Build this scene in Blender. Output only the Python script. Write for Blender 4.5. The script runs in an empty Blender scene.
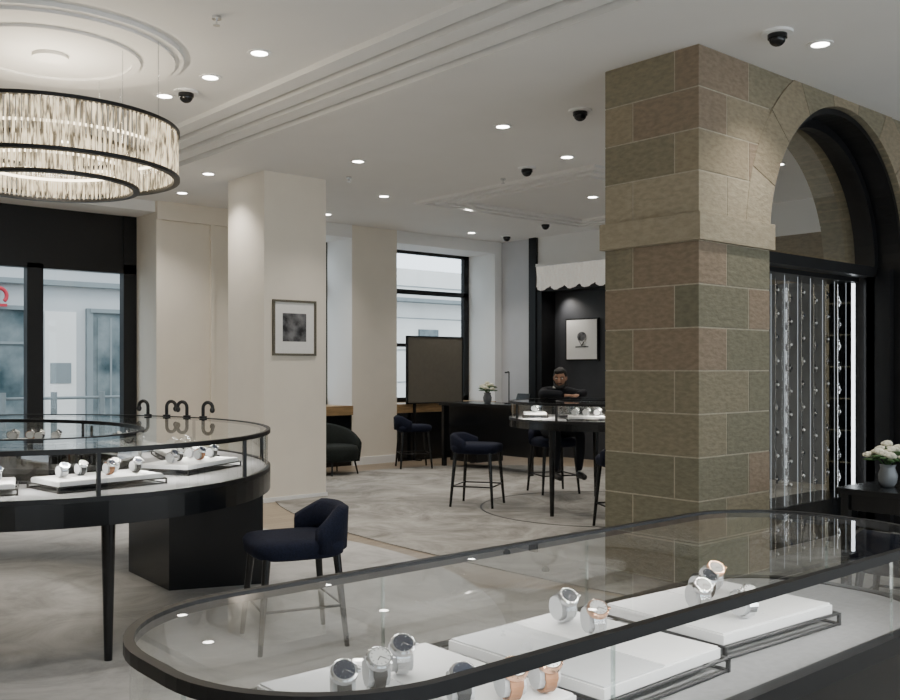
import bpy, math, random
from mathutils import Vector, Matrix
random.seed(7)
S=bpy.context.scene
COL=S.collection
# ---------------------------------------------------------------- materials
def nmat(name):
    m=bpy.data.materials.new(name); m.use_nodes=True
    nt=m.node_tree; nt.nodes.clear()
    o=nt.nodes.new('ShaderNodeOutputMaterial')
    return m,nt,o
def pm(name,col,rough=.5,metal=0,noise=0,nscale=8,bump=0,col2=None,emit=None,estr=0,spec=.5,stretch=(1,1,1)):
    m,nt,o=nmat(name)
    b=nt.nodes.new('ShaderNodeBsdfPrincipled')
    b.inputs['Base Color'].default_value=(*col,1); b.inputs['Roughness'].default_value=rough
    b.inputs['Metallic'].default_value=metal
    b.inputs['Specular IOR Level'].default_value=spec
    if emit:
        b.inputs['Emission Color'].default_value=(*emit,1); b.inputs['Emission Strength'].default_value=estr
    tc=nt.nodes.new('ShaderNodeTexCoord'); mp=nt.nodes.new('ShaderNodeMapping')
    mp.inputs['Scale'].default_value=stretch
    nz=nt.nodes.new('ShaderNodeTexNoise'); nz.inputs['Scale'].default_value=nscale; nz.inputs['Detail'].default_value=8
    nt.links.new(tc.outputs['Object'],mp.inputs[0]); nt.links.new(mp.outputs[0],nz.inputs['Vector'])
    c2=col2 if col2 else tuple(max(0,c*(1-noise)) for c in col)
    r=nt.nodes.new('ShaderNodeValToRGB')
    r.color_ramp.elements[0].position=.35; r.color_ramp.elements[1].position=.65
    r.color_ramp.elements[0].color=(*c2,1); r.color_ramp.elements[1].color=(*col,1)
    nt.links.new(nz.outputs['Fac'],r.inputs[0]); nt.links.new(r.outputs[0],b.inputs['Base Color'])
    if bump:
        bp=nt.nodes.new('ShaderNodeBump'); bp.inputs['Strength'].default_value=bump; bp.inputs['Distance'].default_value=.01
        nt.links.new(nz.outputs['Fac'],bp.inputs['Height']); nt.links.new(bp.outputs[0],b.inputs['Normal'])
    nt.links.new(b.outputs[0],o.inputs[0])
    return m
def glassmat(name,tint=(.96,.975,.97),base=.04,mx=.75,rough=.0):
    m,nt,o=nmat(name)
    t=nt.nodes.new('ShaderNodeBsdfTransparent'); t.inputs[0].default_value=(*tint,1)
    g=nt.nodes.new('ShaderNodeBsdfGlossy'); g.inputs['Roughness'].default_value=rough; g.inputs[0].default_value=(1,1,1,1)
    lw=nt.nodes.new('ShaderNodeLayerWeight'); lw.inputs[0].default_value=.5
    p=nt.nodes.new('ShaderNodeMath'); p.operation='POWER'; p.inputs[1].default_value=5
    mu=nt.nodes.new('ShaderNodeMath'); mu.operation='MULTIPLY_ADD'; mu.inputs[1].default_value=mx; mu.inputs[2].default_value=base
    mix=nt.nodes.new('ShaderNodeMixShader')
    nt.links.new(lw.outputs['Facing'],p.inputs[0]); nt.links.new(p.outputs[0],mu.inputs[0]); nt.links.new(mu.outputs[0],mix.inputs[0])
    nt.links.new(t.outputs[0],mix.inputs[1]); nt.links.new(g.outputs[0],mix.inputs[2]); nt.links.new(mix.outputs[0],o.inputs[0])
    return m
def emat(name,col,st):
    m,nt,o=nmat(name); e=nt.nodes.new('ShaderNodeEmission'); e.inputs[0].default_value=(*col,1); e.inputs[1].default_value=st
    nt.links.new(e.outputs[0],o.inputs[0]); return m
def woodfloor():
    m,nt,o=nmat('parquet_wood')
    b=nt.nodes.new('ShaderNodeBsdfPrincipled'); b.inputs['Roughness'].default_value=.4
    tc=nt.nodes.new('ShaderNodeTexCoord')
    br=nt.nodes.new('ShaderNodeTexBrick'); br.inputs['Scale'].default_value=1
    br.inputs['Brick Width'].default_value=.9; br.inputs['Row Height'].default_value=.12; br.inputs['Mortar Size'].default_value=.003
    br.inputs['Color1'].default_value=(.26,.205,.145,1); br.inputs['Color2'].default_value=(.31,.25,.18,1); br.inputs['Mortar'].default_value=(.14,.11,.08,1)
    nt.links.new(tc.outputs['Object'],br.inputs[0]); nt.links.new(br.outputs[0],b.inputs['Base Color']); nt.links.new(b.outputs[0],o.inputs[0])
    return m
def carpet(name,c1,c2,c3,scale=1.2,rough=.75):
    m,nt,o=nmat(name)
    b=nt.nodes.new('ShaderNodeBsdfPrincipled'); b.inputs['Roughness'].default_value=rough
    tc=nt.nodes.new('ShaderNodeTexCoord'); n=nt.nodes.new('ShaderNodeTexNoise'); n.inputs['Scale'].default_value=scale
    n.inputs['Detail'].default_value=9; n.inputs['Roughness'].default_value=.72; n.inputs['Distortion'].default_value=1.4
    r=nt.nodes.new('ShaderNodeValToRGB'); e=r.color_ramp.elements
    e[0].position=.36; e[0].color=(*c1,1); e[1].position=.64; e[1].color=(*c3,1); k=e.new(.5); k.color=(*c2,1)
    nt.links.new(tc.outputs['Object'],n.inputs[0]); nt.links.new(n.outputs['Fac'],r.inputs[0]); nt.links.new(r.outputs[0],b.inputs['Base Color'])
    nt.links.new(b.outputs[0],o.inputs[0]); return m

CREAM=pm('cream_plaster',(.86,.80,.70),.7,noise=.03,nscale=3)
WHITE=pm('white_plaster',(.88,.88,.87),.7,noise=.02,nscale=3)
CEIL=pm('ceiling_paint',(.84,.83,.81),.8,noise=.02,nscale=2)
GREYW=pm('grey_panel',(.60,.61,.64),.6,noise=.04,nscale=3)
GREYD=pm('dark_grey_wall',(.22,.225,.23),.6,noise=.1,nscale=2)
BLACK=pm('black_lacquer',(.006,.0065,.0075),.22,noise=.2,nscale=20)
BLACKM=pm('black_metal',(.006,.006,.007),.4,metal=.0,noise=.2,nscale=30,spec=.4)
DARK=pm('dark_panel',(.045,.048,.056),.5,noise=.15,nscale=4)
NAVY=pm('navy_fabric',(.008,.011,.028),.9,noise=.4,nscale=90,bump=.3,spec=.25)
GREYF=pm('charcoal_fabric',(.020,.025,.023),.9,noise=.35,nscale=60,bump=.3,spec=.25)
WOOD=pm('oak_wood',(.42,.27,.13),.45,noise=.35,nscale=6,stretch=(1,8,8))
STEEL=pm('brushed_steel',(.75,.76,.78),.2,metal=1,noise=.1,nscale=60)
GOLD=pm('rose_gold',(.75,.45,.30),.22,metal=1,noise=.1,nscale=60)
TAN=pm('tan_leather',(.36,.17,.08),.6,noise=.3,nscale=60)
BLKL=pm('black_leather',(.02,.02,.02),.5,noise=.3,nscale=60)
TRAYW=pm('white_leather',(.78,.78,.775),.6,noise=.03,nscale=40)
TRAYG=pm('pale_grey_leather',(.50,.51,.52),.7,noise=.03,nscale=40)
DECK=pm('grey_suede',(.26,.26,.265),.85,noise=.12,nscale=50)
DIALW=pm('white_dial',(.8,.8,.78),.3,noise=.05,nscale=80)
DIALD=pm('dark_dial',(.02,.03,.06),.2,noise=.2,nscale=80)
PAPER=pm('mat_paper',(.86,.86,.84),.8,noise=.03,nscale=30)
TAUPE=pm('taupe_board',(.16,.145,.115),.7,noise=.08,nscale=20)
SHADE=pm('glowing_shade_cloth',(.82,.80,.76),.8,noise=.10,nscale=40,emit=(1,.95,.85),estr=.22)  # blind cloth brightened by faint emission; there is no lamp in it
PHOTOB=pm('monochrome_print',(.012,.012,.014),.4,nscale=9,col2=(.22,.22,.23))
FRAME=pm('bronze_frame',(.19,.17,.13),.4,metal=.5,noise=.2,nscale=30)
GLASS=glassmat('clear_glass')
CGLASS=glassmat('counter_glass_sheet',(.955,.97,.965),.10,.8)
GLASSE=glassmat('glass_edge',(.80,.88,.86),.35,.6)
WGLASS=glassmat('window_glass',(.95,.98,.99),.03,.5)
LED=emat('led_white',(1,.96,.88),22)
LEDW=emat('led_warm',(1,.85,.6),7)
LEDC=emat('led_cool',(.9,.95,1),5)
EDGEGLOW=emat('glowing_glass_edge',(.85,.93,1),.55)  # emission stands in for bright light on the cabinet's glass edges
MORTAR=pm('mortar',(.44,.39,.30),.95,noise=.2,nscale=30)
SKIN=pm('skin',(.36,.20,.13),.55,noise=.1,nscale=30)
HAIR=pm('black_hair',(.010,.008,.007),.6,noise=.5,nscale=90,bump=.5)
SUIT=pm('black_suit',(.008,.009,.013),.85,noise=.3,nscale=60,spec=.3)
LEAF=pm('green_leaf',(.05,.13,.035),.6,noise=.4,nscale=30)
PETAL=pm('white_petal',(.85,.82,.66),.6,noise=.15,nscale=30)
CERAM=pm('vase_glaze',(.20,.21,.22),.15,noise=.1,nscale=20)
STONES=[]
for i,(a,b) in enumerate([((.255,.222,.150),(.195,.170,.115)),((.315,.262,.178),(.245,.203,.135)),((.205,.190,.130),(.155,.143,.098)),((.275,.212,.150),(.210,.162,.112)),((.37,.318,.225),(.295,.252,.178))]):
    STONES.append(pm('sandstone_%d'%i,a,.92,nscale=16,col2=b,bump=.8,stretch=(1,1,2.4)))
# ---------------------------------------------------------------- mesh builder
class MB:
    def __init__(s): s.v=[];s.f=[];s.m=[];s.sm=[];s.mats=[]
    def add(s,vs,fs,mat,smooth=False):
        if mat not in s.mats: s.mats.append(mat)
        k=s.mats.index(mat); o=len(s.v)
        s.v+= [tuple(p) for p in vs]
        for f in fs: s.f.append([o+i for i in f]); s.m.append(k); s.sm.append(smooth)
        return s
    def box(s,x0,x1,y0,y1,z0,z1,mat):
        vs=[(x,y,z) for z in (z0,z1) for x,y in ((x0,y0),(x1,y0),(x1,y1),(x0,y1))]
        return s.add(vs,[(3,2,1,0),(4,5,6,7),(0,1,5,4),(1,2,6,5),(2,3,7,6),(3,0,4,7)],mat)
    def obox(s,c,size,rot,mat):
        R=Matrix.Rotation(rot,3,'Z') if not isinstance(rot,Matrix) else rot
        hx,hy,hz=[q/2 for q in size]; c=Vector(c)
        vs=[c+R@Vector((x,y,z)) for z in (-hz,hz) for x,y in ((-hx,-hy),(hx,-hy),(hx,hy),(-hx,hy))]
        return s.add(vs,[(3,2,1,0),(4,5,6,7),(0,1,5,4),(1,2,6,5),(2,3,7,6),(3,0,4,7)],mat)
    def cyl(s,p0,p1,r0,mat,r1=None,n=16,caps=True,smooth=True):
        r1=r0 if r1 is None else r1
        p0=Vector(p0);p1=Vector(p1);d=(p1-p0).normalized()
        a=d.orthogonal().normalized(); b=d.cross(a)
        vs=[];
        for p,r in((p0,r0),(p1,r1)):
            for i in range(n):
                t=2*math.pi*i/n; vs.append(p+a*math.cos(t)*r+b*math.sin(t)*r)
        s.add(vs,[(i,(i+1)%n,n+(i+1)%n,n+i) for i in range(n)],mat,smooth)
        if caps:
            s.add(vs[:n],[tuple(reversed(range(n)))],mat); s.add(vs[n:],[tuple(range(n))],mat)
        return s
    def tube(s,pts,r,mat,n=8,closed=False):
        P=[Vector(p) for p in pts]; N=len(P); vs=[]; prev=None
        rr=r if isinstance(r,(list,tuple)) else [r]*N
        for i,p in enumerate(P):
            if closed: d=P[(i+1)%N]-P[i-1]
            else: d=P[min(i+1,N-1)]-P[max(i-1,0)]
            d.normalize()
            if prev is None: a=d.orthogonal().normalized()
            else: a=(prev-d*prev.dot(d)).normalized()
            prev=a; b=d.cross(a)
            for k in range(n):
                t=2*math.pi*k/n; vs.append(p+(a*math.cos(t)+b*math.sin(t))*rr[i])
        fs=[]
        for i in range(N if closed else N-1):
            j=(i+1)%N
            for k in range(n): fs.append((i*n+k,i*n+(k+1)%n,j*n+(k+1)%n,j*n+k))
        if not closed: fs+= [tuple(reversed(range(n))),tuple(range((N-1)*n,N*n))]
        return s.add(vs,fs,mat,True)
    def prism(s,o,z0,z1,mat,smooth=False):
        n=len(o); vs=[(x,y,z0) for x,y in o]+[(x,y,z1) for x,y in o]
        s.add(vs,[(i,(i+1)%n,n+(i+1)%n,n+i) for i in range(n)],mat,smooth)
        return s.add(vs,[tuple(reversed(range(n))),tuple(range(n,2*n))],mat)
    def band(s,o,q,z0,z1,mat):
        n=len(o)
        vs=[(x,y,z0) for x,y in o]+[(x,y,z1) for x,y in o]+[(x,y,z0) for x,y in q]+[(x,y,z1) for x,y in q]
        fs=[]
        for i in range(n):
            j=(i+1)%n
            fs+=[(i,j,n+j,n+i),(2*n+j,2*n+i,3*n+i,3*n+j),(n+i,n+j,3*n+j,3*n+i),(j,i,2*n+i,2*n+j)]
        return s.add(vs,fs,mat)
    def strip(s,o,z0,z1,mat,closed=True):
        n=len(o); vs=[(x,y,z0) for x,y in o]+[(x,y,z1) for x,y in o]
        return s.add(vs,[(i,(i+1)%n,n+(i+1)%n,n+i) for i in range(n if closed else n-1)],mat,True)
    def annulus(s,o,q,z,mat):
        n=len(o); vs=[(x,y,z) for x,y in o]+[(x,y,z) for x,y in q]
        return s.add(vs,[(i,(i+1)%n,n+(i+1)%n,n+i) for i in range(n)],mat)
    def sheet(s,o,z,mat): return s.add([(x,y,z) for x,y in o],[tuple(range(len(o)))],mat)
    def loft(s,rings,mat,smooth=True,caps=True):
        n=len(rings[0]); vs=[p for r in rings for p in r]; fs=[]
        for k in range(len(rings)-1):
            for i in range(n): fs.append((k*n+i,k*n+(i+1)%n,(k+1)*n+(i+1)%n,(k+1)*n+i))
        if caps: fs+=[tuple(reversed(range(n))),tuple(range((len(rings)-1)*n,len(rings)*n))]
        return s.add(vs,fs,mat,smooth)
    def xz(s,o,y0,y1,mat):
        n=len(o); vs=[(x,y0,z) for x,z in o]+[(x,y1,z) for x,z in o]
        return s.add(vs,[(i,(i+1)%n,n+(i+1)%n,n+i) for i in range(n)]+[tuple(reversed(range(n))),tuple(range(n,2*n))],mat)
    def ell(s,c,r,mat,nu=14,nv=9,R=None,fn=None):
        c=Vector(c); vs=[]
        for j in range(nv+1):
            ph=math.pi*j/nv
            for i in range(nu):
                t=2*math.pi*i/nu
                p=Vector((math.sin(ph)*math.cos(t)*r[0],math.sin(ph)*math.sin(t)*r[1],math.cos(ph)*r[2]))
                if fn: p=fn(p)
                if R: p=R@p
                vs.append(c+p)
        fs=[(j*nu+i,(j+1)*nu+i,(j+1)*nu+(i+1)%nu,j*nu+(i+1)%nu) for j in range(nv) for i in range(nu)]
        return s.add(vs,fs,mat,True)
    def done(s,name,parent=None,bevel=0,loc=(0,0,0),rot=0):
        me=bpy.data.meshes.new(name); me.from_pydata(s.v,[],s.f)
        for m in s.mats: me.materials.append(m)
        me.polygons.foreach_set('material_index',s.m); me.polygons.foreach_set('use_smooth',s.sm); me.update()
        o=bpy.data.objects.new(name,me); COL.objects.link(o)
        if parent: o.parent=parent
        o.location=loc; o.rotation_euler=(0,0,rot)
        if bevel:
            b=o.modifiers.new('bevel','BEVEL'); b.width=bevel; b.segments=2; b.limit_method='ANGLE'
        return o
def empty(name,loc=(0,0,0),rot=0):
    e=bpy.data.objects.new(name,None); e.location=loc; e.rotation_euler=(0,0,rot); e.empty_display_size=.1
    COL.objects.link(e); return e
def ellipse(cx,cy,a,b,n=96,p=1.0):
    out=[]
    for i in range(n):
        t=2*math.pi*i/n; c,s_=math.cos(t),math.sin(t)
        out.append((cx+a*math.copysign(abs(c)**p,c),cy+b*math.copysign(abs(s_)**p,s_)))
    return out
def rrect(x0,x1,y0,y1,r,n=14):
    out=[]
    for cx,cy,a0 in((x1-r,y1-r,0),(x0+r,y1-r,90),(x0+r,y0+r,180),(x1-r,y0+r,270)):
        for i in range(n+1):
            t=math.radians(a0+90*i/n); out.append((cx+r*math.cos(t),cy+r*math.sin(t)))
    return out
def light(kind,name,loc,power,parent=None,color=(1,.93,.83),target=None,**kw):
    l=bpy.data.lights.new(name,kind); l.energy=power; l.color=color
    for k,v in kw.items(): setattr(l,k,v)
    o=bpy.data.objects.new(name,l); COL.objects.link(o); o.location=loc
    if parent: o.parent=parent
    if target is not None:
        d=Vector(target)-Vector(loc); o.rotation_euler=d.to_track_quat('-Z','Y').to_euler()
    return o
# ---------------------------------------------------------------- room shell
H=3.70
MB().box(-3,12.6,-3,12.9,-.2,0,woodfloor()).done('floor')
RUG1=carpet('pale_carpet',(.31,.305,.295),(.41,.405,.395),(.49,.485,.47),1.5)
RUG2=carpet('mottled_carpet',(.165,.155,.138),(.285,.272,.248),(.40,.385,.355),1.3)
MB().prism(rrect(-2,4.95,-2,4.9,1.2),0.0005,.005,RUG2).done('floor_carpet_front')
MB().prism(ellipse(1.9,6.4,2.85,3.4,96),0.0005,.008,RUG1).done('floor_carpet_oval')
MB().prism(ellipse(8.25,5.6,3.35,5.6,120,.85),0.0005,.010,RUG2).done('floor_carpet_mottled')
m=MB()
m.band(ellipse(7.9,6.6,1.30,1.30,80),ellipse(7.9,6.6,1.28,1.28,80),.0101,.012,BLACKM)
m.done('floor_inlay_ring')
ZL=3.745
bands=[(3.85,4.0,3.70),(4.0,4.09,3.785),(4.09,4.24,3.70),(4.24,4.33,3.785),(4.33,4.48,3.70),(4.48,4.57,3.785),(4.57,4.70,3.69)]
edges=[(-3,3.85,ZL)]+bands+[(4.70,12.6,H)]
MB().box(4.70,12.6,-3,12.9,H,3.98,CEIL).done('ceiling')
MB().box(-3,3.85,-3,12.9,ZL,3.98,CEIL).done('ceiling_recess')
c=MB()
for a,b,z in bands: c.box(a,b,-3,12.9,z,3.98,CEIL)
c.done('trim_ceiling_ribs')
t=MB()
for i in range(3):
    x0,x1,y0,y1=7.9+.2*i,11.2-.2*i,6.7+.2*i,9.8-.2*i
    t.band(rrect(x0,x1,y0,y1,.01,1),rrect(x0+.1,x1-.1,y0+.1,y1-.1,.01,1),H-.035,H+.001,CEIL)
t.done('trim_ceiling_tray')
# north wall
w=MB()
WT=3.5; J=8.46
w.box(5.3,6.6,12.0,12.85,0,H,CREAM); w.box(J,9.33,12.0,12.85,0,H,CREAM); w.box(11.5,12.6,12.0,12.85,0,H,WHITE)
w.box(J-.004,J,12.001,12.67,.92,WT,WHITE)
w.box(-3,5.3,12,12.85,3.56,3.8,WHITE); w.box(6.6,J,12,12.85,WT,H,WHITE); w.box(9.33,11.5,12,12.85,WT,H,WHITE)
w.box(-3,-.5,12,12.85,0,3.56,CREAM)
w.box(6.6,J,12.02,12.83,0,.78,BLACK); w.box(9.33,11.5,12.02,12.83,0,.78,BLACK)
w.box(6.6,J,11.97,12.83,.78,.92,WOOD); w.box(9.33,11.5,11.97,12.83,.78,.92,WOOD)
w.done('wall_north')
t=MB(); t.box(5.3,6.6,11.93,12,3.46,H,CREAM); t.box(5.3,5.38,11.96,12,0,3.46,CREAM); t.box(6.08,6.14,11.96,12,0,3.46,CREAM)
t.done('trim_1')
b=MB(); b.box(5.3,6.6,11.98,12,0,.12,WHITE); b.box(J,9.33,11.98,12,0,.12,WHITE); b.done('baseboard_north')
w=MB()
w.box(-.5,5.3,12.62,12.72,2.84,3.56,BLACKM)
for x in (-.4,1.2,2.6,3.97): w.box(x-.1,x+.1,12.6,12.74,0,2.84,BLACKM)
w.box(-.5,5.3,12.6,12.74,2.78,2.9,BLACKM); w.box(-.5,5.3,12.6,12.74,0,.25,BLACKM); w.box(5.12,5.3,12.6,12.74,0,3.56,BLACKM)
w.add([(-.5,12.67,.2),(5.2,12.67,.2),(5.2,12.67,2.84),(-.5,12.67,2.84)],[(0,1,2,3)],WGLASS)
w.done('window_1')
for n,(a,bx,fw) in enumerate([(6.6,J,.02),(9.33,11.5,.12)]):
    w=MB(); y0,y1=12.68,12.76
    w.box(a,a+.05,y0,y1,.92,WT,BLACKM); w.box(bx-fw,bx,y0,y1,.92,WT,BLACKM)
    w.box(a,bx,y0,y1,WT-.05,WT,BLACKM); w.box(a,bx,y0,y1,2.76,2.84,BLACKM); w.box(a,bx,y0,y1,.92,1.0,BLACKM)
    w.box(a,bx,y0+.02,y1,1.86,1.92,BLACKM)
    w.add([(a,12.71,.9),(bx,12.71,.9),(bx,12.71,WT),(a,12.71,WT)],[(0,1,2,3)],WGLASS)
    w.done('window_%d'%(n+2))
w=MB()
w.box(11.66,12.6,11.28,12.0,0,H,GREYW)
w.box(11.66,12.6,8.4,9.2,0,H,GREYW); w.box(11.66,12.6,-3,8.4,0,H,GREYD)
w.box(11.66,12.6,9.2,11.28,3.25,H,WHITE)
w.box(11.95,12.6,9.2,11.28,0,3.25,DARK)
w.done('wall_east')
t=MB(); t.box(11.6,11.7,11.12,11.28,0,H,BLACKM); t.box(11.62,11.95,9.2,11.12,2.78,2.86,BLACKM); t.box(11.62,11.95,11.0,11.12,0,2.8,BLACKM)
t.done('trim_2')
t=MB(); t.box(11.60,11.66,3.5,8.4,2.62,3.25,STONES[1]); t.box(11.60,11.66,3.5,8.4,3.25,H,WHITE); t.done('trim_3')
w=MB(); w.box(-3.2,-3,-3,12.9,0,3.76,CREAM); w.done('wall_west')
w=MB(); w.box(-3,12.6,-3.2,-3,2.9,3.9,CREAM); w.box(-3,12.6,-3.2,-3,0,.3,CREAM)  # unseen wall behind camera; wide opening added to let in daylight as fill
for x in (-3,0,3,6,9,12.3): w.box(x,x+.3,-3.2,-3,.3,2.9,BLACKM)
w.done('wall_south')
m=MB(); m.box(5.38,6.2,9.32,10.15,0,H,CREAM); m.box(5.365,6.215,9.305,10.165,0,.05,WHITE); m.done('wall_column_cream')
# ---------------------------------------------------------------- stone pillar + arch
m=MB()
px0,px1,py0,py1=5.5,6.4,3.745,4.56
m.box(px0+.003,px1-.003,py0+.003,py1-.003,0,H,MORTAR)
rs=random.Random(11)
def course(z0,z1,k,pal,x0=px0,x1=px1,y0=py0,y1=py1):
    xs=x0+(.34 if k%2 else .62); ys=y0+(.56 if k%2 else .20)
    g=.0045
    for a,b in((x0,xs),(xs,x1)):
        for c_,d in((y0,ys),(ys,y1)):
            m.box(a+(g if a!=x0 else 0),b-(g if b!=x1 else 0),c_+(g if c_!=y0 else 0),d-(g if d!=y1 else 0),z0+g,z1-g,STONES[rs.choice(pal)])
n=8
for k in range(n): course(k*2.37/n,(k+1)*2.37/n,k,(0,0,1,2,2,3))
for k in range(4): course(2.56+k*.285,2.56+(k+1)*.285,k+1,(4,4,4,1) if k==0 else (0,1,2,3))
m.box(px0-.03,px1+.03,py0-.03,py1+.03,2.37,2.56,STONES[4])
m.done('stone_pillar',bevel=.003)
m=MB()
AC,AZ,AR=7.58,2.45,1.18
out=[(6.41,AZ+.14)]
for i in range(41):
    t_=math.pi*(1-i/40); out.append((AC+AR*math.cos(t_),AZ+AR*math.sin(t_)))
out+= [(AC+AR,0),(10.2,0),(10.2,H),(6.41,H)]
m.xz(out,3.752,4.54,STONES[0])
NV=9
for i in range(NV):
    a0=math.pi*(1-i/NV)-.003; a1=math.pi*(1-(i+1)/NV)+.003
    pts=[]; Ro=1.50
    for q in range(7): a=a0+(a1-a0)*q/6; pts.append((AC+AR*math.cos(a),AZ+AR*math.sin(a)))
    for q in range(7): a=a1+(a0-a1)*q/6; pts.append((AC+Ro*math.cos(a),AZ+Ro*math.sin(a)))
    m.xz(pts,3.742,4.55,STONES[(4,1,1,0,1,0,1,1,0)[i]])
for k in range(8):
    z0,z1=k*2.42/8,(k+1)*2.42/8
    sp=9.2 if k%2 else 9.5
    m.box(AC+AR,sp-.005,3.745,4.5,z0+.004,z1-.004,rs.choice(STONES)); m.box(sp+.005,10.2,3.745,4.5,z0+.004,z1-.004,rs.choice(STONES))
m.done('wall_stone_arch')
m=MB()
def archband(R0,R1,y0,y1,z0=0.0):
    o=[(AC-R0,z0)]+[(AC+R0*math.cos(math.pi*(1-i/40)),AZ+R0*math.sin(math.pi*(1-i/40))) for i in range(41)]+[(AC+R0,z0)]
    q=[(AC-R1,z0)]+[(AC+R1*math.cos(math.pi*(1-i/40)),AZ+R1*math.sin(math.pi*(1-i/40))) for i in range(41)]+[(AC+R1,z0)]
    m.xz(o+q[::-1],y0,y1,BLACKM)
archband(AR-.004,AR-.05,3.80,4.22)
archband(AR-.05,AR-.12,4.0,4.08)
m.box(AC-AR,AC+AR,3.98,4.12,2.33,2.42,BLACKM)
m.box(AC+AR-.12,AC+AR-.01,3.86,4.10,0,2.4,BLACKM)
g=[(AC+1.08*math.cos(math.pi*i/24),4.04,AZ+1.08*math.sin(math.pi*i/24)) for i in range(25)]
m.add(g,[tuple(range(25))],CGLASS)
m.done('window_arch')
# glass watch tower cabinet
m=MB()
m.box(6.5,8.6,4.13,4.5,0,.34,BLACK); m.box(6.5,8.6,4.13,4.5,2.29,2.33,BLACKM)
for yy in (4.14,4.49): m.add([(6.52,yy,.34),(8.58,yy,.34),(8.58,yy,2.3),(6.52,yy,2.3)],[(0,1,2,3)],CGLASS)
m.box(6.52,6.54,4.15,4.17,.36,2.28,LEDC); m.box(8.54,8.57,4.15,4.17,.36,2.28,LEDC)
for i in range(9):
    x=6.70+i*.215
    yy=4.24
    m.box(x-.003,x+.003,yy,yy+.006,.34,2.28,STEEL)
    m.box(x+.029,x+.033,yy-.064,yy-.06,.34,2.28,EDGEGLOW)
    for k in range(9):
        z=.50+k*.20+(.06 if i%2 else 0)
        m.box(x-.007,x+.007,yy-.016,yy-.008,z-.035,z+.035,BLKL if (i+k)%2 else STEEL)
        m.cyl((x,yy-.024,z),(x,yy-.010,z),.014,STEEL,n=12); m.cyl((x,yy-.0255,z),(x,yy-.024,z),.011,DIALW if (i+k)%3 else DIALD,n=12)
        m.box(x-.004,x+.03,yy-.002,yy+.004,z+.05,z+.056,STEEL)
m.done('watch_display_cabinet')
# ---------------------------------------------------------------- exterior
FAC=pm('pale_facade',(.42,.44,.45),.8,noise=.08,nscale=1)
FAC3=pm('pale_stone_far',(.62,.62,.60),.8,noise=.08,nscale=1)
FAC2=pm('facade_trim',(.16,.19,.20),.7,noise=.08,nscale=2)
SHOPG=pm('shop_glass',(.03,.055,.065),.12,nscale=1.6,col2=(.17,.20,.21))
RED=pm('red_sign',(.38,.012,.03),.5,noise=.1)
PAVE=pm('pavement',(.38,.38,.38),.9,noise=.15,nscale=3)
MB().box(-15,40,12.95,40,-.3,-.1,PAVE).done('pavement_outside')
m=MB()
m.box(-6,11,19,20,-.1,7.5,FAC); m.box(11,34,21,22,-.1,4.3,FAC3); m.box(-6,11,18.85,19,3.1,3.2,FAC2); m.box(-6,11,18.9,19,3.55,3.6,FAC2)
m.box(11,34,20.6,21,3.35,3.45,FAC2)
for k in range(5): m.box(11,34,20.98,21,.9*k+.2,.9*k+.22,FAC2)
for (x0,x1) in ((-3,-1.2),(-.6,1.0),(1.6,3.4),(3.9,5.85),(7.0,7.85),(8.6,10.3)):
    m.box(x0,x1,18.93,19.02,.1,2.62,SHOPG)
    for x in (x0,x1): m.box(x-.06,x+.06,18.9,19,-.1,2.68,FAC2)
    m.box(x0,x1,18.88,19,2.6,2.68,FAC2); m.box(x0,x1,18.9,19,.1,.35,FAC2)
m.box(4.85,4.9,18.9,19,0,2.6,FAC2); m.box(3.9,5.85,18.9,19,1.95,2.0,FAC2); m.box(6.15,6.75,18.96,19,.1,2.6,FAC3); m.box(6.25,6.65,18.95,18.96,1.2,1.6,FAC2)
m.box(7.15,7.70,18.91,18.93,.35,2.5,SHOPG); m.box(7.4,7.44,18.9,18.93,.35,2.5,FAC2)
for i in range(10):
    x=12+i*1.7; m.box(x,x+.7,20.93,21.02,.3,2.6,SHOPG)
for i in range(12): m.box(-6+i*1.5,-5.97+i*1.5,18.97,19.0,3.65,7.5,FAC2)
m.tube([(5.24+.14*math.cos(t*.1),18.7,2.84+.14*math.sin(t*.1)) for t in range(-8,42)],.035,RED,8); m.box(5.22,5.26,18.72,18.95,2.6,3.1,FAC2); m.box(5.10,5.38,18.66,18.74,2.64,2.69,RED)
m.done('building_facade_outside')
m=MB()
for x in (4.6,5.4,6.2,7.0): m.cyl((x,16.2,-.1),(x,16.2,1.1),.05,FAC2)
m.tube([(4.6,16.2,1.0),(7.0,16.2,1.0)],.025,FAC2); m.done('street_railing')
light('SUN','sun',(0,-10,20),2.2,color=(1,.98,.95),target=(1.5,-2,7.0),angle=math.radians(20))
# ---------------------------------------------------------------- ceiling fittings
def downlight(x,y,z,power=96):
    e=empty('recessed_downlight',(x,y,z))
    m=MB(); o=ellipse(0,0,.085,.085,28); q=ellipse(0,0,.06,.06,28)
    m.band(o,q,-.008,0.0,WHITE); m.sheet(q,-.003,LED); m.done('lamp_trim_and_lens',e)
    l=light('SPOT','spot_beam',(0,0,-.03),power,e,color=(1,.93,.84),spot_size=math.radians(112),spot_blend=1.0,shadow_soft_size=.05)
def ceilz(x):
    for a,b,z in edges:
        if a<=x<b: return z
    return H
DL=[(3.42,5.99),(3.42,6.74),(3.37,7.45),(5.90,8.26),(6.04,6.2),(6.13,3.21),(7.42,6.66),(7.35,9.72),(8.79,9.67),(5.3,11.2),(7.6,11.4),(10.4,11.4),(9.4,8.0),(10.6,8.4),(2.4,3.3),(1.0,2.6),(5.0,1.6),(3.4,.8),(.2,.2),(1.0,9.6),(3.3,9.6),(7.8,2.2),(9.4,5.4),(7.6,5.0),(5.0,9.9),(1.6,4.4)]
for x,y in DL: downlight(x,y,ceilz(x))
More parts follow.
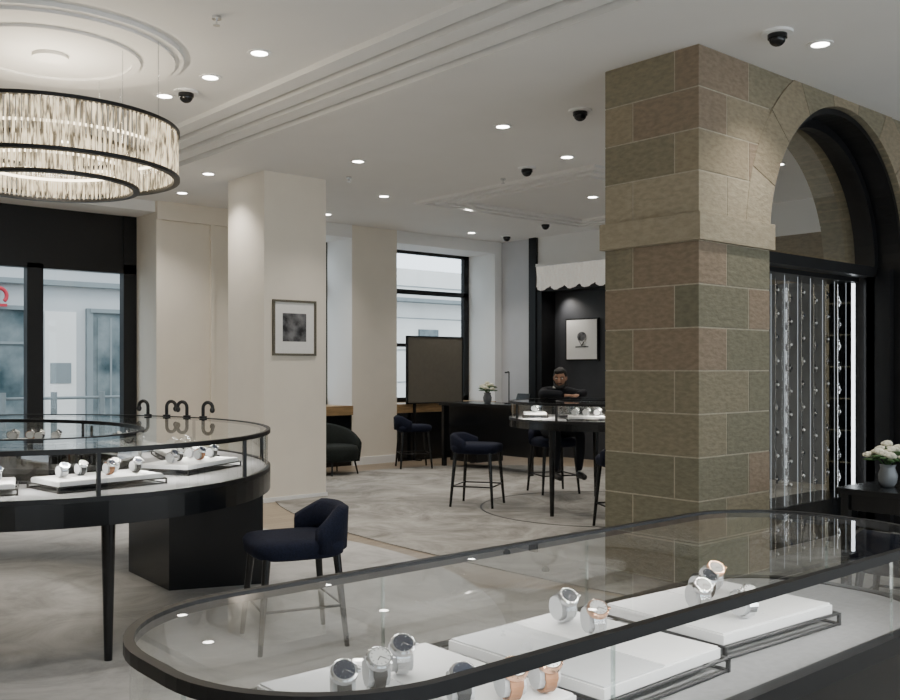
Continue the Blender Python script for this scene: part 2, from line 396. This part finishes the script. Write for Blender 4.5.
def dome(x,y,z):
    m=MB(); m.cyl((0,0,-.018),(0,0,0),.10,WHITE,n=28); m.cyl((0,0,-.045),(0,0,-.018),.062,BLACK,n=24)
    m.ell((0,0,-.045),(.055,.055,.05),BLACK); m.done('security_dome_camera',loc=(x,y,z))
for x,y in [(3.45,7.22),(6.16,5.38),(5.70,3.28),(7.5,7.32),(10.6,9.95),(11.1,11.3)]: dome(x,y,ceilz(x))
def smoke(x,y,z):
    m=MB(); m.cyl((0,0,-.02),(0,0,0),.03,STEEL,n=18); m.cyl((0,0,-.055),(0,0,-.02),.006,STEEL,n=8); m.cyl((0,0,-.06),(0,0,-.055),.022,STEEL,n=14); m.done('fire_sprinkler',loc=(x,y,z))
for x,y in [(2.86,5.55),(7.7,7.9),(6.3,9.0),(5.7,10.6)]: smoke(x,y,ceilz(x))
m=MB()
for r0,r1,h in((.90,.84,.03),(.84,.60,.05),(.60,.54,.07),(.54,.12,.055)):
    m.band(ellipse(2.26,6.85,r0,r0,64),ellipse(2.26,6.85,r1,r1,64),ZL-h,ZL,CEIL)
m.cyl((2.26,6.85,ZL-.08),(2.26,6.85,ZL),.12,CEIL,n=32)
m.done('ceiling_medallion')
# ---------------------------------------------------------------- chandelier
def crystalmat():
    m,nt,o=nmat('crystal_rods')
    g=nt.nodes.new('ShaderNodeBsdfGlossy'); g.inputs[1].default_value=.12
    tr=nt.nodes.new('ShaderNodeBsdfTransparent'); e=nt.nodes.new('ShaderNodeEmission')
    tc=nt.nodes.new('ShaderNodeTexCoord'); mp=nt.nodes.new('ShaderNodeMapping'); mp.inputs['Scale'].default_value=(1,1,.22)
    nz=nt.nodes.new('ShaderNodeTexNoise'); nz.inputs['Scale'].default_value=38
    r=nt.nodes.new('ShaderNodeValToRGB'); r.color_ramp.elements[0].position=.42; r.color_ramp.elements[1].position=.60
    r.color_ramp.elements[0].color=(.06,.044,.024,1); r.color_ramp.elements[1].color=(1,.82,.53,1)
    nt.links.new(tc.outputs['Object'],mp.inputs[0]); nt.links.new(mp.outputs[0],nz.inputs[0]); nt.links.new(nz.outputs[0],r.inputs[0]); nt.links.new(r.outputs[0],e.inputs[0]); e.inputs[1].default_value=2.8
    m1=nt.nodes.new('ShaderNodeMixShader'); m1.inputs[0].default_value=.6; m2=nt.nodes.new('ShaderNodeMixShader'); m2.inputs[0].default_value=.55
    nt.links.new(g.outputs[0],m1.inputs[1]); nt.links.new(tr.outputs[0],m1.inputs[2]); nt.links.new(m1.outputs[0],m2.inputs[1]); nt.links.new(e.outputs[0],m2.inputs[2])
    nt.links.new(m2.outputs[0],o.inputs[0]); return m
CR=crystalmat()
ch=empty('crystal_ring_chandelier',(2.26,6.85,2.74))
m=MB()
def tier(R,z0,z1,n):
    for z in (z0,z1): m.band(ellipse(0,0,R+.012,R+.012,96),ellipse(0,0,R-.03,R-.03,96),z-.012,z+.012,BLACKM)
    for i in range(n):
        t_=2*math.pi*i/n
        for dr,ph in ((0,0),(-.022,math.pi/n)):
            x=(R-.006+dr)*math.cos(t_+ph); y=(R-.006+dr)*math.sin(t_+ph)
            m.tube([(x,y,z0+.004),(x,y,z0+.03),(x,y,z1-.04),(x,y,z1-.01)],[.004,.0085,.0085,.006],CR,5)
tier(.86,.12,.45,150); tier(.58,.03,.28,104)
m.done('crystal_tiers',ch)
m=MB()
for R,z1 in((.86,.45),(.58,.28)):
    for k in range(4):
        a=math.radians(35+90*k); m.cyl((R*math.cos(a)*.98,R*math.sin(a)*.98,z1),(R*math.cos(a)*.98,R*math.sin(a)*.98,.975),.003,STEEL,n=6)
m.tube([(.80*math.cos(i*.1),.80*math.sin(i*.1),.30) for i in range(63)],.010,LEDW,6,True)
m.tube([(.50*math.cos(i*.1),.50*math.sin(i*.1),.17) for i in range(63)],.010,LEDW,6,True)
m.done('suspension_and_lamps',ch)
light('POINT','uplight_bulb',(0,0,.42),40,ch,color=(1,.88,.7),shadow_soft_size=.12)
# ---------------------------------------------------------------- watches
def watch(mb,p,yaw,s=1.4,strap=STEEL,dial=DIALW,case=STEEL):
    R=Matrix.Rotation(yaw,3,'Z'); p=Vector(p)
    ry,rz,w=.031*s,.027*s,.010*s; cz=rz+.001
    def T(q): return p+R@Vector(q)
    n=30; rings=[]
    for i in range(n):
        a=2*math.pi*i/n; ww=w*(1 if math.sin(a)>-.2 else .85); kk=1 if i%2 else (.955 if strap is STEEL else 1)
        for x,k in((-ww,kk),(ww,kk),(ww,.88),(-ww,.88)): rings.append(T((x,ry*k*math.cos(a),cz+rz*k*math.sin(a))))
    fs=[]
    for i in range(n):
        j=(i+1)%n
        for k in range(4): fs.append((i*4+k,i*4+(k+1)%4,j*4+(k+1)%4,j*4+k))
    mb.add(rings,fs,strap)
    cu=[]
    for x in (-.016*s,.016*s):
        for i in range(16):
            a=2*math.pi*i/16; cu.append(T((x,ry*.80*math.cos(a),cz+rz*.80*math.sin(a))))
    mb.add(cu,[(i,(i+1)%16,16+(i+1)%16,16+i) for i in range(16)]+[tuple(range(15,-1,-1)),tuple(range(16,32))],TRAYG)
    th=math.radians(128); d=R@Vector((0,math.cos(th),math.sin(th)))
    c=T((0,ry*math.cos(th),cz+rz*math.sin(th)))
    side=R@Vector((1,0,0)); up=side.cross(d)
    mb.cyl(c-d*.002,c+d*.006*s,.0195*s,case,n=28); mb.cyl(c+d*.006*s,c+d*.0085*s,.0195*s,case,r1=.0172*s,n=28); mb.cyl(c+d*.0084*s,c+d*.0087*s,.0152*s,dial,n=28)
    hm=BLKL if dial is DIALW else STEEL
    for a,L in((.5,.010),(2.2,.007)):
        q=(side*math.cos(a)+up*math.sin(a))*L*s; o_=c+d*.0092*s
        mb.tube([o_,o_+q],.0006*s,hm,4)
    for k in range(12):
        a=k*math.pi/6; q=(side*math.cos(a)+up*math.sin(a)); o_=c+d*.009*s
        mb.tube([o_+q*.0115*s,o_+q*.014*s],.0005*s,hm,4)
    mb.cyl(c+d*.004*s+side*.018*s,c+d*.004*s+side*.023*s,.003*s,case,n=8)
def tray(loc,sx,sy,rot,z=.0,top=None):
    m=MB(); top=top or TRAYW
    m.box(-sx/2,sx/2,-sy/2,sy/2,.030,.052,TRAYW)
    m.box(-sx/2+.004,-.002,-sy/2+.004,sy/2-.004,.052,.056,top); m.box(.002,sx/2-.004,-sy/2+.004,sy/2-.004,.052,.056,TRAYW)
    o=rrect(-sx/2-.012,sx/2+.012,-sy/2-.012,sy/2+.012,.004,2)
    m.tube([(x,y,.004) for x,y in o],.004,BLACKM,4,True); m.tube([(x,y,.030) for x,y in o],.004,BLACKM,4,True)
    for x in(-sx/2-.012,sx/2+.012):
        for y in(-sy/2-.012,sy/2+.012): m.box(x-.004,x+.004,y-.004,y+.004,0,.032,BLACKM)
    return m.done('watch_display_tray',loc=loc,rot=rot,bevel=.0015)
# ---------------------------------------------------------------- front counter
ZT=1.05; fx0,fx1,fy0,fy1,fr=.605,2.80,1.035,1.735,.30
cnt=empty('glass_display_counter',(0,0,0))
def ins(d): return rrect(fx0+d,fx1-d,fy0+d,fy1-d,fr-d)
m=MB()
m.band(ins(0),ins(.018),ZT-.022,ZT,BLACKM)
m.band(ins(-.004),ins(.03),.80,.842,BLACKM)
m.prism(ins(.012),.66,.80,BLACK)
m.prism(rrect(fx0+.35,fx1-.35,fy0+.12,fy1-.12,.18),0.02,.66,BLACK); m.prism(rrect(fx0+.4,fx1-.4,fy0+.16,fy1-.16,.16),0.006,.02,BLACKM)
m.prism(ins(.03),.80,.838,DECK)
for x,y in((fx0+.012,1.3),(fx1-.012,1.44),(1.284,fy0+.012),(2.0,fy1-.012),(1.3,fy1-.012),(2.35,fy0+.012)):
    m.box(x-.003,x+.003,y-.003,y+.003,.842,ZT-.022,GLASSE)
m.done('counter_frame_and_body',cnt)
m=MB()
m.sheet(ins(.016),ZT-.004,CGLASS)
m.strip(ins(.010),.842,ZT-.022,CGLASS)
m.done('counter_glass',cnt)
light('AREA','case_led_strip_far',(1.7,fy1-.045,ZT-.04),4,cnt,color=(1,.98,.95),target=(1.7,1.35,.85),shape='RECTANGLE',size=1.5,size_y=.012)
light('AREA','case_led_strip_near',(1.7,fy0+.045,ZT-.04),4,cnt,color=(1,.98,.95),target=(1.7,1.40,.85),shape='RECTANGLE',size=1.5,size_y=.012)
zt=.838
tray((2.13,1.39,zt),.46,.36,-.05); tray((1.60,1.39,zt),.40,.44,.02,top=TRAYG); tray((1.13,1.40,zt),.42,.44,0,top=TRAYG)
W=[((2.03,1.385),-.5,STEEL,DIALW,STEEL),((2.23,1.48),-.5,STEEL,DIALW,GOLD),((2.13,1.44),-.3,BLKL,DIALD,STEEL),((2.05,1.27),-.3,STEEL,DIALW,STEEL),
   ((1.66,1.41),-.5,STEEL,DIALW,GOLD),((1.69,1.53),-.3,STEEL,DIALD,STEEL),((1.22,1.235),-.4,TAN,DIALW,GOLD),((1.13,1.27),-.5,BLKL,DIALD,STEEL),((1.30,1.225),-.4,TAN,DIALW,GOLD),
   ((.98,1.42),-.5,BLKL,DIALD,STEEL),((1.07,1.44),-.4,BLKL,DIALW,STEEL),((1.16,1.48),-.5,STEEL,DIALD,STEEL)]
for (x,y),yw,st,di,ca in W:
    m=MB(); watch(m,(0,0,0),yw,1.28,st,di,ca); m.done('wristwatch',loc=(x,y,zt+.0565))
# ---------------------------------------------------------------- oval ring counter (left)
def ringcounter(name,cx,cy,a,b,wd,ztop,zb,za,legs,ped=None,hole=True):
    e=empty(name,(cx,cy,0)); m=MB()
    o0=ellipse(0,0,a,b); o1=ellipse(0,0,a-.025,b-.025); i0=ellipse(0,0,a-wd,b-wd); i1=ellipse(0,0,a-wd-.025,b-wd-.025)
    m.band(o0,o1,ztop-.025,ztop,BLACKM); m.band(i0,i1,ztop-.025,ztop,BLACKM)
    m.band(o0,i1,za,zb-.01,BLACK); m.band(o0,o1,zb-.01,zb+.015,BLACKM); m.band(i0,i1,zb-.01,zb+.015,BLACKM)
    m.band(o1,i0,zb-.01,zb+.004,DECK)
    for k in range(10):
        t_=2*math.pi*(k+.35)/10; x,y=(a-.015)*math.cos(t_),(b-.015)*math.sin(t_); m.box(x-.009,x+.009,y-.009,y+.009,zb,ztop-.02,BLACKM)
    for x,y in legs: m.cyl((x,y,0.009),(x,y,za),.020,BLACK,r1=.036,n=12)
    if ped: m.prism(ped,0.009,za,BLACK)
    m.done('counter_frame',e)
    g=MB(); g.annulus(ellipse(0,0,a-.02,b-.02),ellipse(0,0,a-wd-.01,b-wd-.01),ztop-.004,CGLASS)
    g.strip(ellipse(0,0,a-.015,b-.015),zb+.015,ztop-.025,CGLASS); g.strip(ellipse(0,0,a-wd-.015,b-wd-.015),zb+.015,ztop-.025,CGLASS)
    g.done('counter_glass',e)
    return e
ped=[(2.8-1.9,6.8-6.6),(2.76-1.9,6.03-6.6),(3.34-1.9,5.80-6.6),(3.4-1.9,6.8-6.6)]
e=ringcounter('oval_display_counter',1.9,6.6,1.58,2.0,.80,1.11,.86,.73,[(-.03,-1.80),(-.6,-1.6),(1.3,.9),(.2,1.75),(-1.2,-1.0),(-1.3,.6)],ped)
for k in range(5):
    a=math.radians(-140+k*35); x,y=1.18*math.cos(a),1.58*math.sin(a)
    light('AREA','case_led_%d'%k,(x,y,1.06),4,e,color=(1,.97,.92),target=None,shape='RECTANGLE',size=.5,size_y=.02)
zz=.865
for x,y,r in((1.94,5.12,.1),(2.68,5.55,.55),(1.25,5.25,-.3),(3.02,6.35,1.3),(2.98,7.2,1.5),(2.5,8.0,2.3)):
    tray((x,y,zz),.58,.34,r)
    for k,(dx,dy) in enumerate(((-.2,.0),(-.08,.04),(.04,-.04),(.12,.07),(.2,-.03))):
        cx=x+dx*math.cos(r)-dy*math.sin(r); cy=y+dx*math.sin(r)+dy*math.cos(r)
        m=MB(); watch(m,(0,0,0),.1+r*.3,1.3,(STEEL,BLKL,TAN,STEEL,BLKL)[k],DIALW if k%2 else DIALD,STEEL); m.done('wristwatch',loc=(cx,cy,zz+.0565))
def curl(x,y,rot,flip=1):
    m=MB(); m.cyl((0,0,0),(0,0,.012),.03,BLACKM)
    pts=[(0,0,.01),(0,0,.06)]+[(flip*(.04-.04*math.cos(t_)),0,.075+.045*math.sin(t_)) for t_ in [i*.35 for i in range(11)]]
    m.tube(pts,[.014]*len(pts),BLACKM,8); m.ell(pts[-1],(.020,.020,.024),BLACKM); m.done('curled_jewellery_stand',loc=(x,y,1.11),rot=rot)
curl(3.25,7.5,-.9,-1); curl(3.33,7.32,-.9); curl(3.40,7.10,-.9,-1); curl(3.44,6.90,-.9); curl(2.0,8.55,-.8); curl(1.7,8.55,-.8,-1)
# ---------------------------------------------------------------- far round counter
e=ringcounter('round_display_counter',7.92,6.6,1.0,1.0,.5,1.15,.96,.88,[(-.88,-.08),(-.62,-.62),(.1,-.85),(.6,.6),(.85,0)])
light('AREA','case_led',(-.5,-.5,1.11),5,e,shape='RECTANGLE',size=.5,size_y=.02); light('AREA','case_led_b',(-.6,.4,1.11),5,e,shape='RECTANGLE',size=.5,size_y=.02)
for x,y,r in((7.25,6.25,-.8),(7.5,7.2,.8),(7.7,5.9,0),(8.2,5.95,.3)):
    tray((x,y,.965),.36,.24,r)
    for k in (-1,0,1):
        m=MB(); watch(m,(0,0,0),.1,1.3,STEEL if k<1 else BLKL,DIALW,STEEL); m.done('wristwatch',loc=(x+.11*k*math.cos(r),y+.11*k*math.sin(r),1.0215))
# ---------------------------------------------------------------- chairs
def sq(cx,cy,a,b,z,p=.55,n=40): return [(x,y,z) for x,y in ellipse(cx,cy,a,b,n,p)]
def counter_chair(x,y,rot,s=1.0,hs=.62,bh=.14,fz=.0105):
    e=empty('counter_chair',(x,y,fz),rot)   # faces local +Y
    m=MB()
    m.loft([sq(0,0,.225,.225,hs-.10),sq(0,0,.25,.25,hs-.085),sq(0,0,.26,.26,hs-.03),sq(0,0,.245,.245,hs-.005),sq(0,0,.19,.19,hs+.005)],NAVY)
    m.done('seat',e)
    m=MB(); rings=[]
    N=22
    for i in range(N+1):
        a=math.radians(180+20+ (140)*i/N); k=math.sin(math.pi*i/N)
        zt_=hs+bh*.45+bh*.55*min(1,k*1.5); zb_=hs-.07
        ce=(.24*math.cos(a),.03+.265*math.sin(a)); o=(.295*math.cos(a),.03+.325*math.sin(a))
        mid=((ce[0]+o[0])/2,(ce[1]+o[1])/2)
        rings.append([(ce[0],ce[1],zb_),(o[0],o[1],zb_),(o[0]*1.03,o[1]*1.03,zt_-.025),(mid[0]*1.02,mid[1]*1.02,zt_),(ce[0],ce[1],zt_-.025)])
    m.loft(rings,NAVY); m.done('backrest',e)
    m=MB()
    for sx in(-1,1):
        for sy in(-1,1): m.cyl((sx*.235,sy*.235,0),(sx*.19,sy*.19,hs-.09),.013,BLACK,r1=.022,n=10)
    zf=.22; q=.217
    m.tube([(-q,-q,zf),(q,-q,zf),(q,q,zf),(-q,q,zf)],.008,BLACKM,6,True)
    m.done('legs_and_footrest',e)
    return e
def facing(dx,dy): return math.atan2(dy,dx)-math.pi/2
counter_chair(2.78,4.50,facing(-.95,.3),hs=.58,bh=.17,fz=.0055)
counter_chair(7.02,7.60,facing(.5,-.85),hs=.67,bh=.11)
counter_chair(7.0,5.55,facing(.5,.85),hs=.68)
counter_chair(8.95,11.1,facing(.9,-.5),hs=.64)
# ---------------------------------------------------------------- lounge armchair
e=empty('lounge_armchair',(7.56,11.15,0.0105),facing(.1,-1)); e.scale=(.84,.84,.93)
m=MB()
m.loft([sq(0,0,.31,.31,.20,.7),sq(0,0,.36,.35,.22,.7),sq(0,.0,.37,.36,.36,.7),sq(0,0,.35,.34,.42,.7),sq(0,0,.28,.28,.44,.7)],GREYF); m.done('seat_cushion',e)
m=MB(); rings=[]
for i in range(29):
    a=math.radians(180-25+230*i/28); k=math.sin(math.pi*i/28); zt_=.50+.26*k**.8
    c0,s0=math.cos(a),math.sin(a)
    rings.append([(.34*c0,.34*s0,.18),(.44*c0,.43*s0,.18),(.47*c0,.47*s0,.4),(.47*c0,.48*s0,zt_-.04),(.43*c0,.43*s0,zt_),(.37*c0,.37*s0,zt_-.03),(.345*c0,.345*s0,.4)])
m.loft(rings,GREYF); m.done('wraparound_back',e)
m=MB()
for sx in(-1,1):
    for sy in(-1,1): m.cyl((sx*.28,sy*.27,0),(sx*.24,sy*.23,.21),.012,BLACK,r1=.018,n=8)
m.done('legs',e)
# ---------------------------------------------------------------- desk with objects
m=MB()
m.box(9.4,10.1,9.1,11.05,.93,.98,BLACK); m.box(9.48,9.52,9.15,11.0,.25,.93,BLACK)
for x in(9.46,10.04):
    for y in(9.16,10.99): m.box(x-.03,x+.03,y-.03,y+.03,0.0105,.93,BLACK)
m.box(9.5,10.04,10.3,10.9,.1,.93,BLACK)
m.done('reception_desk',bevel=.004)
def flowers(x,y,z,s,name='flower_vase'):
    e=empty(name,(x,y,z)); m=MB()
    prof=[(.001,.035),(.03,.05),(.07,.055),(.11,.04),(.13,.045)]
    m.loft([[(r*s*math.cos(2*math.pi*i/18),r*s*math.sin(2*math.pi*i/18),h*s) for i in range(18)] for h,r in prof],CERAM); m.done('vase',e)
    m=MB(); rnd=random.Random(3)
    for k in range(17):
        a=rnd.uniform(0,6.28); r=rnd.uniform(.0,.12)*s; h=(.24-.5*r/s+rnd.uniform(-.02,.02))*s
        c=Vector((r*math.cos(a),r*math.sin(a),h)); m.tube([(0,0,.10*s),tuple(c*.6+Vector((0,0,.06*s))),tuple(c)],.003*s,LEAF,5)
        for q in range(9):
            b_=q*2.4; rr=.022*s*(q/9)**.5
            m.ell(c+Vector((rr*math.cos(b_),rr*math.sin(b_),.006*s*math.sin(q))),(.018*s,.018*s,.012*s),PETAL,8,5)
        for q in (-1,1): m.ell(c-Vector((-.03*s*q,.015*s,.025*s)),(.04*s,.018*s,.006*s),LEAF,8,5,R=Matrix.Rotation(a,3,'Z'))
    m.done('blooms',e)
flowers(9.62,10.2,.98,1.2)
def lamp(x,y,z,h,arm,rot=0):
    m=MB(); m.cyl((0,0,0),(0,0,.015),.07,BLACKM,n=24); m.cyl((0,0,.015),(0,0,h),.009,BLACKM,n=8)
    m.tube([(0,0,h),(arm*.5,0,h+.004),(arm,0,h)],.010,BLACKM,6); m.box(arm-.10,arm+.03,-.02,.02,h-.014,h+.006,BLACKM)
    m.done('desk_lamp',loc=(x,y,z),rot=rot)
lamp(9.72,9.85,.98,.46,-.12,.6)
m=MB(); m.obox((0,0,.02),(.16,.2,.04),0,BLACK); m.obox((0,0,.075),(.02,.26,.17),Matrix.Rotation(.4,3,'Y'),BLACK); m.done('desk_phone',loc=(9.65,9.5,.981),bevel=.004)
m=MB(); m.box(9.50,10.66,11.93,11.96,.94,2.00,TAUPE)
m.box(9.48,9.50,11.92,11.965,.92,2.02,BLACKM); m.box(10.66,10.68,11.92,11.965,.92,2.02,BLACKM); m.box(9.48,10.68,11.92,11.965,2.0,2.02,BLACKM); m.box(9.48,10.68,11.92,11.965,.92,.94,BLACKM)
for x in (9.65,10.5): m.box(x-.02,x+.02,11.93,11.965,.011,.92,BLACKM); m.box(x-.02,x+.02,11.78,11.965,.011,.03,BLACKM)
m.done('display_screen_panel')
# ---------------------------------------------------------------- pictures
m=MB()
y=9.32
m.box(5.48,6.05,y-.03,y,1.64,1.665,FRAME);m.box(5.48,6.05,y-.03,y,2.245,2.27,FRAME);m.box(5.48,5.505,y-.03,y,1.665,2.245,FRAME);m.box(6.025,6.05,y-.03,y,1.665,2.245,FRAME)
m.box(5.505,6.025,y-.012,y,1.665,2.245,PAPER); m.box(5.61,5.92,y-.014,y-.012,1.80,2.12,PHOTOB)
m.done('framed_picture')
m=MB(); x=11.95
m.box(x-.04,x,10.02,10.72,1.62,2.32,BLACKM); m.box(x-.045,x-.04,10.045,10.695,1.645,2.295,PAPER)
m.box(x-.048,x-.045,10.22,10.50,1.84,1.86,PHOTOB); m.ell((x-.05,10.36,2.02),(.003,.10,.075),PHOTOB,20,12)
m.tube([(x-.05,10.28,1.98),(x-.05,10.36,1.87),(x-.05,10.44,1.98)],.010,PHOTOB,5)
m.done('framed_picture')
light('SPOT','picture_light',(11.76,10.75,2.74),40,target=(11.95,10.5,1.8),spot_size=math.radians(110),spot_blend=1,shadow_soft_size=.05)
m=MB(); vs=[];N=96
for j in range(9):
    z=3.22-.36*j/8
    for i in range(N+1):
        yy=9.2+1.92*i/N; sc=abs(math.sin(i*math.pi/16))
        vs.append((11.62-.05*(j/8)*sc+.012*math.sin(i*1.3+j*.5),yy,z-(.07*sc if j>=4 else .0175*j*sc)))
m.add(vs,[(j*(N+1)+i,j*(N+1)+i+1,(j+1)*(N+1)+i+1,(j+1)*(N+1)+i) for j in range(8) for i in range(N)],SHADE,True)
m.box(11.60,11.66,9.2,11.12,3.2,3.25,WHITE); m.done('pleated_window_blind')
# ---------------------------------------------------------------- right side table
m=MB(); m.box(5.82,7.0,2.35,2.95,.70,.74,BLACK)
for x in(5.87,6.95):
    for y in(2.4,2.9): m.box(x-.025,x+.025,y-.025,y+.025,0.0105,.70,BLACK)
m.box(5.87,6.95,2.4,2.9,.60,.70,BLACK); m.done('console_table',bevel=.003)
flowers(6.10,2.74,.74,1.1); lamp(6.3,2.62,.74,.56,-.14,.3)
counter_chair(5.35,2.3,facing(1,.2),hs=.47)
# ---------------------------------------------------------------- seated man
MR=math.atan2(-.917,-.4)-math.pi/2
man=empty('seated_man',(8.42,7.78,0),MR)
def skin(name,verts,edges_,radii,mat,parent,loc=(0,0,0),sub=2):
    me=bpy.data.meshes.new(name); me.from_pydata(verts,edges_,[]); me.materials.append(mat)
    o=bpy.data.objects.new(name,me); COL.objects.link(o); o.parent=parent; o.location=loc
    md=o.modifiers.new('skin','SKIN'); md.use_smooth_shade=True
    sv=me.skin_vertices[0].data
    for i,r in enumerate(radii):
        sv[i].radius=r if isinstance(r,tuple) else (r,r); sv[i].use_root=(i==0)
    s_=o.modifiers.new('sub','SUBSURF'); s_.levels=sub; s_.render_levels=sub
    return o
V=[(0,0,.77),(0,.03,.92),(0,.08,1.08),(0,.12,1.19),(0,.15,1.255),(0,.175,1.31)]
Rr=[(.15,.12),(.145,.11),(.165,.12),(.14,.10),(.066,.066),(.052,.052)]
E=[(0,1),(1,2),(2,3),(3,4),(4,5)]
for sx in(-1,1):
    b0=len(V)
    V+=[(sx*.165,.11,1.20),(sx*.225,.20,1.19),(sx*.25,.34,1.205),(sx*.16,.44,1.205),(sx*.09,.50,1.195)]
    Rr+=[.078,.060,.050,.043,.035]; E+=[(3,b0),(b0,b0+1),(b0+1,b0+2),(b0+2,b0+3),(b0+3,b0+4)]
    b0=len(V)
    V+=[(sx*.10,.06,.75),(sx*.13,.25,.765),(sx*.15,.44,.74),(sx*.15,.44,.52),(sx*.15,.40,.30)]
    Rr+=[.095,.082,.062,.055,.04]; E+=[(0,b0),(b0,b0+1),(b0+1,b0+2),(b0+2,b0+3),(b0+3,b0+4)]
skin('body_in_suit',V,E,Rr,SUIT,man)
for sx in(-1,1):
    skin('shoe',[(0,-.05,0),(0,.05,-.005),(0,.16,-.02)],[(0,1),(1,2)],[.045,.042,.034],BLKL,man,(sx*.15,.42,.26))
    hv=[(0,0,0),(0,.04,0),(0,.075,0)]; he=[(0,1),(1,2)]; hr=[(.026,.018),(.036,.016),(.036,.013)]
    for k,(fx,L) in enumerate(((-.03,.065),(-.010,.078),(.011,.072),(.03,.055))):
        q=len(hv); hv+=[(fx,.085,0.002),(fx*1.1,.085+L*.5,.004),(fx*1.1,.085+L*.8,-.008),(fx*1.1,.085+L,-.018)]; hr+=[.010,.0095,.009,.008]
        he+=[(2,q),(q,q+1),(q+1,q+2),(q+2,q+3)]
    q=len(hv); hv+=[(-sx*.035,.03,-.003),(-sx*.058,.055,-.006),(-sx*.066,.08,-.010)]; hr+=[.012,.010,.009]; he+=[(0,q),(q,q+1),(q+1,q+2)]
    h=skin('hand',hv,he,hr,SKIN,man,(sx*.09,.50,1.185)); h.rotation_euler=(0,0,sx*.75)
hd=empty('head',(0,.205,1.385)); hd.parent=man; hd.rotation_euler=(-.25,0,-.55)
def hf(p):
    q=p.copy()
    if q.z<0: k=1+q.z*2.2; q.x*=max(.55,k*1.02)
    if q.y<0 and q.z<-.03: q.y*=.75
    return q
m=MB(); m.ell((0,0,0),(.074,.095,.112),SKIN,28,20,fn=hf)
m.cyl((0,-.02,-.12),(0,-.015,-.04),.048,SKIN,n=16)
m.loft([[(-.010,.09,.022),(.010,.09,.022),(.006,.098,.024),(-.006,.098,.024)],[(-.018,.088,-.022),(.018,.088,-.022),(.010,.118,-.020),(-.010,.118,-.020)],[(-.012,.088,-.030),(.012,.088,-.030),(.007,.105,-.030),(-.007,.105,-.030)]],SKIN)
for sx in(-1,1):
    m.ell((sx*.030,.083,.012),(.013,.010,.008),DIALW,10,8); m.ell((sx*.030,.0915,.011),(.006,.003,.006),HAIR,8,6)
    m.tube([(sx*.014,.094,.028),(sx*.032,.090,.034),(sx*.052,.074,.028)],.0045,HAIR,6)
    m.ell((sx*.074,-.005,-.005),(.010,.020,.030),SKIN,10,8)
m.ell((0,.088,-.052),(.024,.010,.007),pm('lips',(.30,.12,.10),.5),10,6)
m.done('face',hd)
m=MB()
m.ell((0,-.018,.022),(.080,.096,.102),HAIR,26,18,R=Matrix.Rotation(.25,3,'X'))
m.ell((0,.025,.088),(.066,.062,.036),HAIR,16,10); m.ell((.02,.055,.085),(.045,.034,.028),HAIR,12,8)
m.done('hair',hd)
m=MB(); b=[]
for i in range(15):
    a=math.radians(-15+210*i/14)
    b.append((.066*math.cos(a),.012+.074*math.sin(a),-.062-.030*math.sin(a) if 0<a<math.pi else -.045))
m.tube(b,[.012+.010*math.sin(math.pi*i/14) for i in range(15)],HAIR,8)
m.tube([(-.028,.084,-.050),(0,.096,-.040),(.028,.084,-.050)],.005,HAIR,6); m.done('beard',hd)
m=MB(); m.loft([[( .070*math.cos(i*.524),.145+.070*math.sin(i*.524),1.262) for i in range(12)],[( .058*math.cos(i*.524),.168+.058*math.sin(i*.524),1.298) for i in range(12)]],PAPER,caps=False); m.done('shirt_collar',man)
counter_chair(8.42,7.78,MR,hs=.655)
# ---------------------------------------------------------------- world, camera
wd=bpy.data.worlds.new('World'); S.world=wd; wd.use_nodes=True; nt=wd.node_tree; nt.nodes.clear()
o=nt.nodes.new('ShaderNodeOutputWorld'); bg=nt.nodes.new('ShaderNodeBackground'); bg.inputs[0].default_value=(.82,.92,1,1); bg.inputs[1].default_value=3.2
nt.links.new(bg.outputs[0],o.inputs[0])
cd=bpy.data.cameras.new('camera'); cam=bpy.data.objects.new('camera',cd); COL.objects.link(cam)
cam.location=(0,0,1.5); fwd=Vector((.657,.754,0)); cam.rotation_euler=fwd.to_track_quat('-Z','Y').to_euler()
cd.sensor_width=36; cd.lens=38; cd.shift_y=.02; cd.clip_start=.05
S.camera=cam
